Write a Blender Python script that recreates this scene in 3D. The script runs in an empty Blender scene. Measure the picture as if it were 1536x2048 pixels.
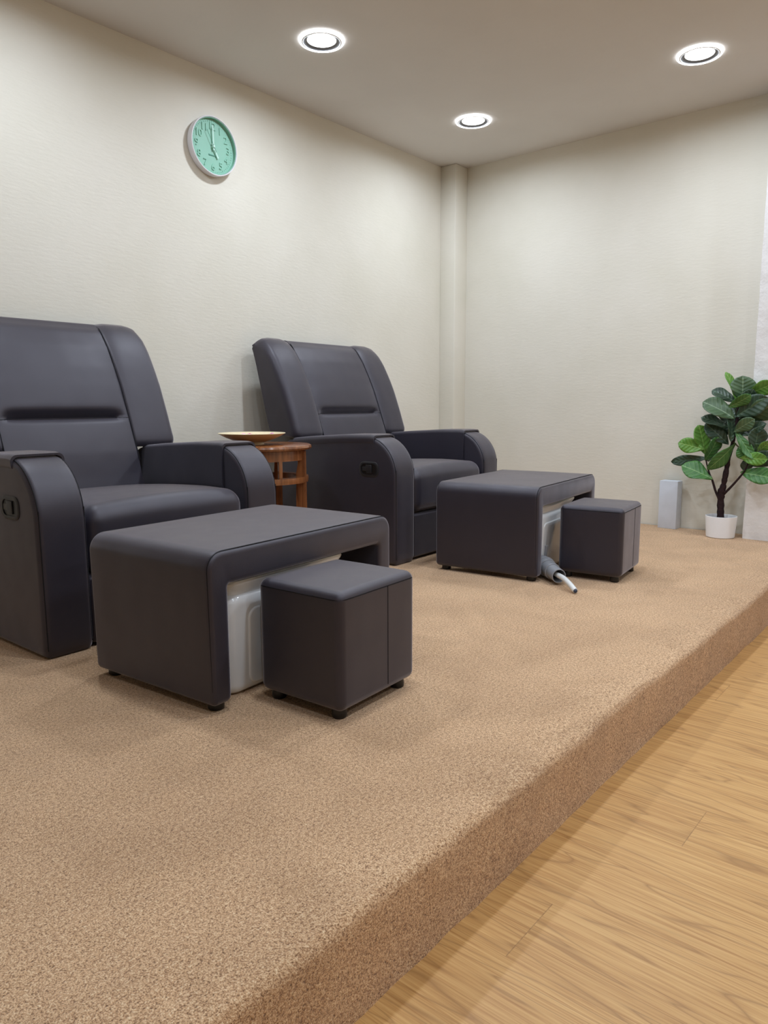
import bpy, bmesh, math, random
from math import pi, sin, cos, radians, sqrt, atan2
from mathutils import Vector, Matrix, noise

random.seed(7)
sc = bpy.context.scene
COL = sc.collection

# ------------------------------------------------------------------ room dimensions (metres; z = 0 is the carpeted platform)
WY = 3.330      # chair wall
LX = 4.791      # end wall
CEIL = 2.526
EDGE = 0.707    # platform edge
STEP = 0.187    # platform height
BX, BY = -2.6, -2.9   # far sides of the room, behind the camera

# ------------------------------------------------------------------ materials
def srgb(r, g, b):
    def f(c):
        c /= 255.0
        return c / 12.92 if c <= 0.04045 else ((c + 0.055) / 1.055) ** 2.4
    return (f(r), f(g), f(b), 1.0)

class NT:
    def __init__(self, name):
        self.m = bpy.data.materials.new(name)
        self.m.use_nodes = True
        self.t = self.m.node_tree
        self.b = self.t.nodes['Principled BSDF']
    def n(self, typ, **kw):
        nd = self.t.nodes.new(typ)
        for k, v in kw.items():
            if k.startswith('i_'):
                key = k[2:]
                key = int(key) if key.isdigit() else key.replace('_', ' ')
                nd.inputs[key].default_value = v
            else:
                setattr(nd, k, v)
        return nd
    def l(self, a, b):
        self.t.links.new(a, b)
    def coords(self, scale=(1, 1, 1), which='Object'):
        tc = self.n('ShaderNodeTexCoord')
        mp = self.n('ShaderNodeMapping')
        mp.inputs['Scale'].default_value = scale
        self.l(tc.outputs[which], mp.inputs['Vector'])
        return mp.outputs['Vector']
    def noise(self, vec, scale, detail=2.0, rough=0.5, dist=0.0):
        nd = self.n('ShaderNodeTexNoise')
        nd.inputs['Scale'].default_value = scale
        nd.inputs['Detail'].default_value = detail
        nd.inputs['Roughness'].default_value = rough
        nd.inputs['Distortion'].default_value = dist
        self.l(vec, nd.inputs['Vector'])
        return nd.outputs['Fac']
    def ramp(self, fac, stops):
        r = self.n('ShaderNodeValToRGB')
        e = r.color_ramp.elements
        while len(e) < len(stops):
            e.new(0.5)
        for i, (p, c) in enumerate(stops):
            e[i].position = p
            e[i].color = c
        self.l(fac, r.inputs['Fac'])
        return r.outputs['Color']
    def math(self, op, a, b=None):
        nd = self.n('ShaderNodeMath', operation=op)
        for i, v in enumerate((a, b)):
            if v is None:
                continue
            if isinstance(v, (int, float)):
                nd.inputs[i].default_value = v
            else:
                self.l(v, nd.inputs[i])
        return nd.outputs[0]
    def mix(self, fac, a, b, blend='MIX'):
        nd = self.n('ShaderNodeMix', data_type='RGBA', blend_type=blend)
        for i, v in ((0, fac), (6, a), (7, b)):
            if isinstance(v, (int, float)):
                nd.inputs[i].default_value = v
            elif isinstance(v, tuple):
                nd.inputs[i].default_value = v
            else:
                self.l(v, nd.inputs[i])
        return nd.outputs[2]
    def bump(self, height, strength=0.2, dist=0.01, normal=None):
        nd = self.n('ShaderNodeBump')
        nd.inputs['Strength'].default_value = strength
        nd.inputs['Distance'].default_value = dist
        self.l(height, nd.inputs['Height'])
        if normal is not None:
            self.l(normal, nd.inputs['Normal'])
        self.l(nd.outputs['Normal'], self.b.inputs['Normal'])
        return nd.outputs['Normal']
    def base(self, v):
        if isinstance(v, tuple):
            self.b.inputs['Base Color'].default_value = v
        else:
            self.l(v, self.b.inputs['Base Color'])

def simple(name, col, rough=0.5, spec=0.5, metal=0.0, var=0.06, scale=30.0, bump=0.0):
    t = NT(name)
    v = t.coords()
    f = t.noise(v, scale, 3)
    dark = tuple(c * (1 - var) for c in col[:3]) + (1,)
    lite = tuple(min(1, c * (1 + var)) for c in col[:3]) + (1,)
    t.base(t.ramp(f, [(0.3, dark), (0.7, lite)]))
    t.b.inputs['Roughness'].default_value = rough
    t.b.inputs['Specular IOR Level'].default_value = spec
    t.b.inputs['Metallic'].default_value = metal
    if bump:
        t.bump(f, bump, 0.003)
    return t.m

def make_leather():
    t = NT('charcoal_leatherette')
    v = t.coords()
    big = t.noise(v, 5, 2)
    fine = t.n('ShaderNodeTexVoronoi', feature='F1')
    fine.inputs['Scale'].default_value = 700
    t.l(v, fine.inputs['Vector'])
    t.base(t.ramp(big, [(0.3, LEATHER_D), (0.7, LEATHER_L)]))
    rg = t.math('MULTIPLY_ADD', t.noise(v, 14, 3), 0.10)
    t.t.nodes[-1].inputs[2].default_value = 0.43
    t.l(rg, t.b.inputs['Roughness'])
    t.b.inputs['Specular IOR Level'].default_value = 0.68
    t.b.inputs['Specular Tint'].default_value = (1.0, 0.95, 1.0, 1)
    t.b.inputs['Sheen Weight'].default_value = 0.62
    t.b.inputs['Sheen Roughness'].default_value = 0.38
    t.b.inputs['Sheen Tint'].default_value = (0.98, 0.92, 1.0, 1)
    n1 = t.bump(t.noise(v, 7, 1), 0.16, 0.02)
    t.bump(fine.outputs['Distance'], 0.10, 0.0012, n1)
    return t.m
LEATHER_D = srgb(31, 28, 40)
LEATHER_L = srgb(35, 32, 44)

def make_plaster(name, c1, c2, bump=0.26, sc1=2.0, brushed=True):
    t = NT(name)
    v = t.coords()
    f = t.noise(v, sc1, 4, 0.55)
    t.base(t.ramp(f, [(0.3, c1), (0.7, c2)]))
    t.b.inputs['Roughness'].default_value = 0.75
    t.b.inputs['Specular IOR Level'].default_value = 0.25
    if brushed:
        h = t.noise(t.coords((22, 22, 90)), 1.0, 3, 0.6)
        t.bump(h, bump, 0.003)
    else:
        t.bump(t.noise(v, 14.0, 4, 0.6), bump, 0.02)
    return t.m

def make_carpet():
    t = NT('brown_carpet_pile')
    v = t.coords()
    f1 = t.noise(v, 330, 2, 0.7)
    f2 = t.noise(v, 130, 1, 0.5)
    f = t.math('ADD', t.math('MULTIPLY', f1, 0.72), t.math('MULTIPLY', f2, 0.28))
    c = t.ramp(f, [(0.33, srgb(118, 84, 57)), (0.46, srgb(200, 158, 118)), (0.54, srgb(228, 188, 146)), (0.68, srgb(255, 228, 188))])
    nap = t.noise(v, 3.2, 4, 0.62, 0.6)  # pile-direction shading, put into the colour as random blotches
    nc = t.ramp(nap, [(0.34, (0.84, 0.82, 0.80, 1)), (0.62, (1.0, 1.0, 1.0, 1))])
    c = t.mix(1.0, c, nc, 'MULTIPLY')
    t.base(c)
    t.b.inputs['Roughness'].default_value = 0.95
    t.b.inputs['Specular IOR Level'].default_value = 0.1
    t.b.inputs['Sheen Weight'].default_value = 0.25
    t.b.inputs['Sheen Roughness'].default_value = 0.5
    n1 = t.bump(t.noise(v, 9, 1), 0.25, 0.03)
    t.bump(f, 0.9, 0.006, n1)
    return t.m

def make_oak():
    t = NT('oak_vinyl_planks')
    tc = t.n('ShaderNodeTexCoord')
    sep = t.n('ShaderNodeSeparateXYZ')
    t.l(tc.outputs['Object'], sep.inputs[0])
    PW, PL = 0.18, 1.22
    xs = t.math('DIVIDE', t.math('SUBTRACT', sep.outputs[0], 1.224 - 18 * PW), PW)
    col = t.math('FLOOR', xs)
    fx = t.math('FRACT', xs)
    off = t.math('MULTIPLY', t.math('FRACT', t.math('ADD', t.math('MULTIPLY', col, 0.37), 0.2248)), PL)
    ys = t.math('DIVIDE', t.math('ADD', sep.outputs[1], off), PL)
    row = t.math('FLOOR', ys)
    fy = t.math('FRACT', ys)
    idn = t.n('ShaderNodeTexWhiteNoise', noise_dimensions='2D')
    cmb = t.n('ShaderNodeCombineXYZ')
    t.l(col, cmb.inputs[0]); t.l(row, cmb.inputs[1])
    t.l(cmb.outputs[0], idn.inputs['Vector'])
    # grain space shifted per plank
    sh = t.n('ShaderNodeVectorMath', operation='MULTIPLY_ADD')
    t.l(idn.outputs['Color'], sh.inputs[0])
    sh.inputs[1].default_value = (7, 9, 11)
    t.l(tc.outputs['Object'], sh.inputs[2])
    def stretched(sx, sy):
        mp = t.n('ShaderNodeMapping')
        mp.inputs['Scale'].default_value = (sx, sy, 1)
        t.l(sh.outputs[0], mp.inputs['Vector'])
        return mp.outputs[0]
    fine = t.noise(stretched(210, 4.0), 1.0, 4, 0.65, 0.3)
    wide = t.noise(stretched(9, 0.9), 1.0, 2, 0.5, 0.4)
    rings = t.math('FRACT', t.math('MULTIPLY', wide, 13.0))
    ring = t.math('POWER', t.math('ABSOLUTE', t.math('SUBTRACT', t.math('MULTIPLY', rings, 2.0), 1.0)), 7.0)
    ring = t.math('MULTIPLY', ring, t.math('MULTIPLY', fine, 1.1))
    broad = t.noise(stretched(12, 0.7), 1.0, 3, 0.5)
    c = t.ramp(fine, [(0.30, srgb(178, 130, 76)), (0.5, srgb(208, 163, 103)), (0.72, srgb(222, 181, 121))])
    c = t.mix(t.math('MULTIPLY', ring, 0.95), c, srgb(136, 94, 52))
    c = t.mix(1.0, c, t.ramp(broad, [(0.3, (0.90, 0.87, 0.84, 1)), (0.7, (1.0, 1.0, 1.0, 1))]), 'MULTIPLY')
    tone = t.ramp(idn.outputs['Value'], [(0.0, (0.95, 0.94, 0.93, 1)), (1.0, (1.0, 1.0, 1.0, 1))])
    c = t.mix(1.0, c, tone, 'MULTIPLY')
    ex = t.math('LESS_THAN', fx, 0.004)
    ey = t.math('LESS_THAN', fy, 0.0016)
    c = t.mix(t.math('MULTIPLY', t.math('MAXIMUM', t.math('MULTIPLY', ex, 0.5), ey), 0.42), c, srgb(110, 76, 44))
    t.base(c)
    t.b.inputs['Roughness'].default_value = 0.42
    t.b.inputs['Specular IOR Level'].default_value = 0.4
    t.bump(fine, 0.08, 0.002)
    return t.m

def make_wood(name, c1, c2, rough=0.25):
    t = NT(name)
    v = t.coords((30, 30, 3))
    f = t.noise(v, 1.4, 5, 0.6, 0.8)
    t.base(t.ramp(f, [(0.3, c1), (0.7, c2)]))
    t.b.inputs['Roughness'].default_value = rough
    t.b.inputs['Coat Weight'].default_value = 0.5
    t.b.inputs['Coat Roughness'].default_value = 0.12
    t.bump(f, 0.08, 0.002)
    return t.m

def make_leaf(name, c1, c2, vein):
    t = NT(name)
    uv = t.n('ShaderNodeTexCoord')
    sep = t.n('ShaderNodeSeparateXYZ')
    t.l(uv.outputs['UV'], sep.inputs[0])
    side = t.math('ABSOLUTE', t.math('SUBTRACT', sep.outputs[0], 0.5))
    k = t.math('FRACT', t.math('SUBTRACT', t.math('MULTIPLY', sep.outputs[1], 7.0), t.math('MULTIPLY', side, 3.2)))
    tri = t.math('ABSOLUTE', t.math('SUBTRACT', k, 0.5))
    veins = t.math('GREATER_THAN', tri, 0.455)
    mid = t.math('LESS_THAN', side, 0.022)
    vv = t.math('MAXIMUM', t.math('MULTIPLY', veins, 0.45), t.math('MULTIPLY', mid, 0.8))
    f = t.noise(t.coords(), 22, 3)
    c = t.ramp(f, [(0.3, c1), (0.7, c2)])
    t.base(t.mix(vv, c, vein))
    t.b.inputs['Roughness'].default_value = 0.42
    t.b.inputs['Specular IOR Level'].default_value = 0.5
    t.bump(tri, 0.55, 0.006)
    return t.m

def emit(name, col, strength):
    t = NT(name)
    t.b.inputs['Base Color'].default_value = (0.9, 0.9, 0.9, 1)
    t.b.inputs['Emission Color'].default_value = col
    t.b.inputs['Emission Strength'].default_value = strength
    return t.m

LEATHER = make_leather()
WALL = make_plaster('cream_wall_paint', srgb(222, 217, 203), srgb(229, 224, 212))
PILLARP = make_plaster('white_rough_plaster', srgb(226, 223, 221), srgb(238, 236, 235), 0.30, 7.0, False)
CEILP = make_plaster('white_ceiling_paint', srgb(214, 210, 206), srgb(219, 215, 211), 0.06, 2.0, False)
CARPET = make_carpet()
OAK = make_oak()
SEAM = simple('dark_seam_thread', srgb(30, 29, 33), 0.7, 0.2)
PLASTIC = simple('black_plastic', srgb(22, 22, 24), 0.35)
GREYPL = simple('dark_grey_plastic', srgb(38, 38, 42), 0.35)
TUBW = simple('white_acrylic', srgb(232, 234, 236), 0.12, 0.5, 0, 0.01)
PIPEG = simple('grey_pvc', srgb(150, 152, 158), 0.35, 0.5, 0, 0.04)
HOSEW = simple('white_hose_plastic', srgb(225, 226, 224), 0.4, 0.5, 0, 0.03)
NAVY = simple('dark_hose_opening', srgb(40, 62, 92), 0.5)
TABLEW = make_wood('red_brown_table_wood', srgb(108, 62, 34), srgb(164, 106, 64))
POTW = simple('white_pot_glaze', srgb(246, 247, 250), 0.35, 0.5, 0, 0.01)
SOIL = simple('dark_soil', srgb(40, 32, 28), 0.95, 0.1, 0, 0.4, 200, 0.6)
BARK = simple('dark_bark', srgb(48, 34, 36), 0.8, 0.2, 0, 0.35, 70, 0.8)
STEMG = simple('green_brown_stem', srgb(74, 74, 40), 0.6, 0.3, 0, 0.2, 60)
BOARDG = simple('grey_painted_block', srgb(214, 220, 231), 0.6, 0.3, 0, 0.05, 9, 0.15)
CLOCKW = simple('white_clock_case', srgb(226, 224, 228), 0.35, 0.5, 0, 0.01)
MINT = simple('mint_clock_dial', srgb(146, 194, 174), 0.5, 0.3, 0, 0.01)
MINTN = simple('mint_numerals', srgb(146, 196, 176), 0.5, 0.3, 0, 0.01)
MINTH = simple('pale_mint_hands', srgb(198, 230, 216), 0.45, 0.3, 0, 0.01)
MINTL = simple('deep_mint_lettering', srgb(84, 142, 122), 0.5, 0.3, 0, 0.02)
LEAFM = [make_leaf('yellow_green_leaf', srgb(84, 132, 48), srgb(108, 156, 66), srgb(150, 186, 100)),
         make_leaf('mid_green_leaf', srgb(56, 104, 50), srgb(78, 126, 64), srgb(130, 166, 104)),
         make_leaf('grey_green_leaf', srgb(62, 88, 58), srgb(80, 106, 72), srgb(124, 146, 112)),
         make_leaf('dark_green_leaf', srgb(42, 62, 46), srgb(54, 78, 58), srgb(92, 116, 92))]
RIMW = simple('white_fitting', srgb(236, 236, 236), 0.4, 0.5, 0, 0.01)
RIMG = simple('grey_reflector', srgb(96, 96, 98), 0.35, 0.5, 0, 0.03)
LAMP = emit('lamp_diffuser', (1.0, 1.0, 1.0, 1), 5.0)
HALO = emit('lamp_halo_glow', (0.92, 0.96, 1.0, 1), 6.0)

def make_plate():
    t = NT('cream_plate_with_pink_flowers')
    tc = t.n('ShaderNodeTexCoord')
    sep = t.n('ShaderNodeSeparateXYZ')
    t.l(tc.outputs['Object'], sep.inputs[0])
    base = t.ramp(t.noise(tc.outputs['Object'], 20, 3), [(0.3, srgb(238, 220, 178)), (0.7, srgb(246, 230, 192))])
    out = base
    def blob(p, r, colr):
        nonlocal out
        d = t.n('ShaderNodeVectorMath', operation='DISTANCE')
        t.l(tc.outputs['Object'], d.inputs[0])
        d.inputs[1].default_value = p
        wob = t.math('ADD', d.outputs['Value'], t.math('MULTIPLY', t.math('SUBTRACT', t.noise(tc.outputs['Object'], 90, 2), 0.5), r * 1.2))
        out = t.mix(t.math('LESS_THAN', wob, r), out, colr)
    for p, r, c in PLATE_MARKS:
        blob(p, r, c)
    # the outside and foot are a browner glaze
    under = t.n('ShaderNodeNewGeometry')
    nz = t.n('ShaderNodeSeparateXYZ')
    t.l(under.outputs['True Normal'], nz.inputs[0])
    down = t.math('LESS_THAN', nz.outputs[2], -0.05)
    out = t.mix(down, out, srgb(214, 184, 142))
    t.base(out)
    t.b.inputs['Roughness'].default_value = 0.3
    return t.m

# ------------------------------------------------------------------ mesh helpers
def link(name, me, mat, parent=None, smooth=True):
    o = bpy.data.objects.new(name, me)
    COL.objects.link(o)
    if mat is not None:
        if isinstance(mat, (list, tuple)):
            for m in mat:
                me.materials.append(m)
        else:
            me.materials.append(mat)
    if parent is not None:
        o.parent = parent
    if smooth is True:
        for p in me.polygons:
            p.use_smooth = True
    elif smooth:                       # an angle in degrees
        for p in me.polygons:
            p.use_smooth = True
        me.set_sharp_from_angle(angle=radians(smooth))
    return o

def from_data(name, verts, faces, mat, parent=None, smooth=True, recalc=True):
    me = bpy.data.meshes.new(name)
    me.from_pydata([tuple(v) for v in verts], [], faces)
    if recalc:
        bm = bmesh.new(); bm.from_mesh(me)
        bmesh.ops.recalc_face_normals(bm, faces=bm.faces)
        bm.to_mesh(me); bm.free()
    me.update()
    return link(name, me, mat, parent, smooth)

def thing(name, label, cat, loc=(0, 0, 0), rz=0.0, group=None):
    o = bpy.data.objects.new(name, None)
    COL.objects.link(o)
    o.empty_display_size = 0.1
    o.location = loc
    o.rotation_euler = (0, 0, rz)
    o['label'] = label
    o['category'] = cat
    if group:
        o['group'] = group
    return o

def tag(o, label, cat, group=None):
    o['label'] = label
    o['category'] = cat
    if group:
        o['group'] = group
    return o

def struct(o):
    o['kind'] = 'structure'
    return o

def box(name, x0, x1, y0, y1, z0, z1, mat, parent=None, r=0.0, seg=3, smooth=40):
    bm = bmesh.new()
    bmesh.ops.create_cube(bm, size=1)
    for v in bm.verts:
        v.co = Vector(((x0 + x1) / 2 + v.co.x * (x1 - x0), (y0 + y1) / 2 + v.co.y * (y1 - y0), (z0 + z1) / 2 + v.co.z * (z1 - z0)))
    if r:
        bmesh.ops.bevel(bm, geom=list(bm.edges), offset=r, segments=seg, profile=0.5, affect='EDGES', clamp_overlap=True)
    me = bpy.data.meshes.new(name)
    bm.to_mesh(me); bm.free()
    return link(name, me, mat, parent, smooth)

def axis_samples(h, r, n=8, m=6):
    """sample positions over [-h, h], dense inside the rounded margin r"""
    out = []
    for i in range(n + 1):
        a = (pi / 4) * i / n
        out.append(-h + r * (1 - math.tan(pi / 4 - a)))
    inner = h - r
    for i in range(1, m):
        out.append(-inner + 2 * inner * i / m)
    for i in range(n, -1, -1):
        a = (pi / 4) * i / n
        out.append(h - r * (1 - math.tan(pi / 4 - a)))
    return out

def soft_box_mesh(sx, sy, sz, r, fn=None, n=6, m=8):
    """rounded box centred at 0 of size sx,sy,sz; fn(co) -> co post-warp"""
    h = (sx / 2, sy / 2, sz / 2)
    ax = [axis_samples(h[i], r, n, m) for i in range(3)]
    verts, faces, key = [], [], {}
    def vid(p):
        k = (round(p[0], 6), round(p[1], 6), round(p[2], 6))
        if k not in key:
            key[k] = len(verts)
            c = Vector([max(-(h[i] - r), min(h[i] - r, p[i])) for i in range(3)])
            d = Vector(p) - c
            q = c + d.normalized() * r if d.length > 1e-9 else c
            verts.append(fn(q) if fn else q)
        return key[k]
    for a in range(3):
        u, w = (a + 1) % 3, (a + 2) % 3
        for s in (-1, 1):
            for i in range(len(ax[u]) - 1):
                for j in range(len(ax[w]) - 1):
                    q = []
                    for di, dj in ((0, 0), (1, 0), (1, 1), (0, 1)):
                        p = [0, 0, 0]
                        p[a] = s * h[a]
                        p[u] = ax[u][i + di]
                        p[w] = ax[w][j + dj]
                        q.append(vid(p))
                    if s < 0:
                        q.reverse()
                    faces.append(q)
    return verts, faces

def soft_box(name, x0, x1, y0, y1, z0, z1, r, mat, parent=None, fn=None, n=6, m=8):
    c = Vector(((x0 + x1) / 2, (y0 + y1) / 2, (z0 + z1) / 2))
    f2 = (lambda q: fn(q + c)) if fn else (lambda q: q + c)
    v, f = soft_box_mesh(x1 - x0, y1 - y0, z1 - z0, r, f2, n, m)
    return from_data(name, v, f, mat, parent, True)

def round_poly(pts, radii, seg=8):
    """2D polygon with filleted corners"""
    out = []
    n = len(pts)
    for i in range(n):
        p = Vector(pts[i]); a = Vector(pts[i - 1]); b = Vector(pts[(i + 1) % n])
        r = radii[i]
        if r <= 0:
            out.append(p); continue
        d1 = (a - p).normalized(); d2 = (b - p).normalized()
        ang = d1.angle(d2)
        tlen = r / math.tan(ang / 2)
        cen = p + (d1 + d2).normalized() * (r / sin(ang / 2))
        s = p + d1 * tlen; e = p + d2 * tlen
        a0 = atan2(s.y - cen.y, s.x - cen.x); a1 = atan2(e.y - cen.y, e.x - cen.x)
        da = a1 - a0
        while da > pi: da -= 2 * pi
        while da < -pi: da += 2 * pi
        for k in range(seg + 1):
            t = a0 + da * k / seg
            out.append(Vector((cen.x + r * cos(t), cen.y + r * sin(t))))
    return out

def resample(poly, step):
    out = []
    n = len(poly)
    for i in range(n):
        a, b = poly[i], poly[(i + 1) % n]
        k = max(1, int((b - a).length / step))
        for j in range(k):
            out.append(a.lerp(b, j / k))
    return out

def inset(poly, d):
    """inward offset along vertex normals; poly counter-clockwise"""
    n = len(poly)
    res = []
    for i in range(n):
        a, p, b = poly[i - 1], poly[i], poly[(i + 1) % n]
        e1 = (p - a); e2 = (b - p)
        if e1.length < 1e-9: e1 = e2
        if e2.length < 1e-9: e2 = e1
        n1 = Vector((-e1.y, e1.x)).normalized(); n2 = Vector((-e2.y, e2.x)).normalized()
        m = n1 + n2
        if m.length < 1e-6: m = n1
        m.normalize()
        k = max(0.45, m.dot(n1))
        res.append(p + m * (d / k))
    return res

def ccw(poly):
    s = sum(poly[i - 1].x * poly[i].y - poly[i].x * poly[i - 1].y for i in range(len(poly)))
    return poly if s > 0 else list(reversed(poly))

def extrude_profile(name, poly, w0, w1, r, place, mat, parent=None, seg=5, puff=0.0, mid=4, cap_grid=False, fn=None):
    """closed 2D profile swept from w0 to w1 with rounded end edges of radius r; place(a, b, w) -> xyz"""
    poly = ccw(poly)
    rings = []
    for k in range(seg + 1):
        ph = (pi / 2) * k / seg
        rings.append((inset(poly, r * (1 - sin(ph))), w0 + r * (1 - cos(ph))))
    for k in range(1, mid):
        rings.append((poly, (w0 + r) + (w1 - w0 - 2 * r) * k / mid))
    for k in range(seg, -1, -1):
        ph = (pi / 2) * k / seg
        rings.append((inset(poly, r * (1 - sin(ph))), w1 - r * (1 - cos(ph))))
    verts, faces = [], []
    n = len(poly)
    for ring, w in rings:
        for p in ring:
            q = Vector(place(p.x, p.y, w))
            verts.append(fn(q) if fn else q)
    for k in range(len(rings) - 1):
        for i in range(n):
            j = (i + 1) % n
            faces.append((k * n + i, k * n + j, (k + 1) * n + j, (k + 1) * n + i))
    faces.append(tuple(reversed(range(n))))
    faces.append(tuple((len(rings) - 1) * n + i for i in range(n)))
    return from_data(name, verts, faces, mat, parent, 50)

def tube_mesh(pts, radii, sides=10, cap=True):
    """tube through pts; radii scalar or list"""
    pts = [Vector(p) for p in pts]
    if not isinstance(radii, (list, tuple)):
        radii = [radii] * len(pts)
    verts, faces = [], []
    t0 = (pts[1] - pts[0]).normalized()
    ref = Vector((0, 0, 1)) if abs(t0.z) < 0.9 else Vector((1, 0, 0))
    nrm = t0.cross(ref).normalized()
    for i, p in enumerate(pts):
        if i == 0: t = pts[1] - pts[0]
        elif i == len(pts) - 1: t = pts[-1] - pts[-2]
        else: t = pts[i + 1] - pts[i - 1]
        t.normalize()
        nrm = (nrm - t * nrm.dot(t)).normalized()
        bn = t.cross(nrm)
        for k in range(sides):
            a = 2 * pi * k / sides
            verts.append(p + (nrm * cos(a) + bn * sin(a)) * radii[i])
    for i in range(len(pts) - 1):
        for k in range(sides):
            j = (k + 1) % sides
            faces.append((i * sides + k, i * sides + j, (i + 1) * sides + j, (i + 1) * sides + k))
    if cap:
        faces.append(tuple(reversed(range(sides))))
        faces.append(tuple((len(pts) - 1) * sides + k for k in range(sides)))
    return verts, faces

def tube(name, pts, radii, mat, parent=None, sides=10, smooth=60):
    v, f = tube_mesh(pts, radii, sides)
    return from_data(name, v, f, mat, parent, smooth)

def lathe(name, prof, mat, parent=None, n=48, origin=(0, 0, 0), smooth=40, axis=None):
    """revolve (r, z) profile; axis: optional Matrix placing the local z axis"""
    verts, faces = [], []
    o = Vector(origin)
    rings = []
    for r, z in prof:
        if r < 1e-6:
            rings.append([len(verts)]); verts.append(Vector((0, 0, z)))
        else:
            ids = []
            for k in range(n):
                a = 2 * pi * k / n
                ids.append(len(verts)); verts.append(Vector((r * cos(a), r * sin(a), z)))
            rings.append(ids)
    for a, b in zip(rings, rings[1:]):
        if len(a) == 1 and len(b) == 1: continue
        for k in range(n):
            j = (k + 1) % n
            if len(a) == 1: faces.append((a[0], b[j], b[k]))
            elif len(b) == 1: faces.append((a[k], a[j], b[0]))
            else: faces.append((a[k], a[j], b[j], b[k]))
    verts = [o + (axis @ v if axis else v) for v in verts]
    return from_data(name, verts, faces, mat, parent, smooth)

def smooth_path(pts, sub=6):
    """Catmull-Rom through points"""
    P = [Vector(p) for p in pts]
    P = [P[0] * 2 - P[1]] + P + [P[-1] * 2 - P[-2]]
    out = []
    for i in range(1, len(P) - 2):
        a, b, c, d = P[i - 1], P[i], P[i + 1], P[i + 2]
        for k in range(sub):
            t = k / sub
            out.append(0.5 * ((2 * b) + (c - a) * t + (2 * a - 5 * b + 4 * c - d) * t * t + (3 * b - a - 3 * c + d) * t ** 3))
    out.append(P[-2])
    return out

def copy_tree(src, name=None):
    c = src.copy(); COL.objects.link(c)
    for ch in list(src.children):
        k = ch.copy(); COL.objects.link(k); k.parent = c
        for g in list(ch.children):
            q = g.copy(); COL.objects.link(q); q.parent = k
    return c

# ------------------------------------------------------------------ the room
def grid_wall(name, o, du, dv, nu, nv, mat, flip, dish=0.0):
    verts, faces = [], []
    o, du, dv = Vector(o), Vector(du), Vector(dv)
    nn = du.cross(dv).normalized()
    for i in range(nu + 1):
        for j in range(nv + 1):
            p = o + du * (i / nu) + dv * (j / nv)
            if dish:
                p = p + nn * dish * noise.noise(p * 0.9 + Vector((3, 7, 1)))
            verts.append(p)
    for i in range(nu):
        for j in range(nv):
            q = [i * (nv + 1) + j, (i + 1) * (nv + 1) + j, (i + 1) * (nv + 1) + j + 1, i * (nv + 1) + j + 1]
            faces.append(q[::-1] if flip else q)
    return struct(from_data(name, verts, faces, mat, None, True, recalc=False))

Hh = CEIL + STEP
TH = 0.12
def slab(name, x0, x1, y0, y1, z0, z1, mat):
    return struct(box(name, x0, x1, y0, y1, z0, z1, mat, None, 0, smooth=False))
slab('wall_left', BX, LX + TH, WY, WY + TH, -STEP, CEIL, WALL)
slab('wall_right', LX, LX + TH, BY, WY, -STEP, CEIL, WALL)
slab('wall_rear', BX - TH, BX, BY, WY + TH, -STEP, CEIL, WALL)
slab('wall_front', BX - TH, LX + TH, BY - TH, BY, -STEP, CEIL, WALL)
slab('floor', BX - TH, LX + TH, BY - TH, WY + TH, -STEP - 0.1, -STEP, OAK)
slab('ceiling', BX - TH, LX + TH, BY - TH, WY + TH, CEIL, CEIL + 0.1, CEILP)

# boxed-in corner column and rough plastered pillar
struct(box('column_corner', 4.638, LX + 0.002, 3.196, WY + 0.002, -0.002, CEIL, WALL, None, 0.006, 3))
def pillar():
    x0, x1, y0, y1 = 4.624, LX + 0.002, 0.62, 1.1035
    verts, faces = [], []
    per = []
    N = 10
    for k in range(N + 1): per.append((x1 + (x0 - x1) * k / N, y1))
    for k in range(1, 13): per.append((x0, y1 + (y0 - y1) * k / 12))
    for k in range(1, N + 1): per.append((x0 + (x1 - x0) * k / N, y0))
    NZ = 90
    for j in range(NZ + 1):
        z = -0.002 + (CEIL + 0.002) * j / NZ
        for i, (x, y) in enumerate(per):
            p = Vector((x, y, z))
            d = 0.004 * noise.noise(p * 9) + 0.002 * noise.noise(p * 35)
            # ragged arris
            if abs(x - x0) < 1e-4: p.x += d
            if abs(y - y1) < 1e-4: p.y += d
            if j == 0: p.z += 0
            verts.append(p)
    n = len(per)
    for j in range(NZ):
        for i in range(n - 1):
            faces.append((j * n + i, j * n + i + 1, (j + 1) * n + i + 1, (j + 1) * n + i))
    o = from_data('pillar', verts, faces, PILLARP, None, 40)
    return struct(o)
pillar()

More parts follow.
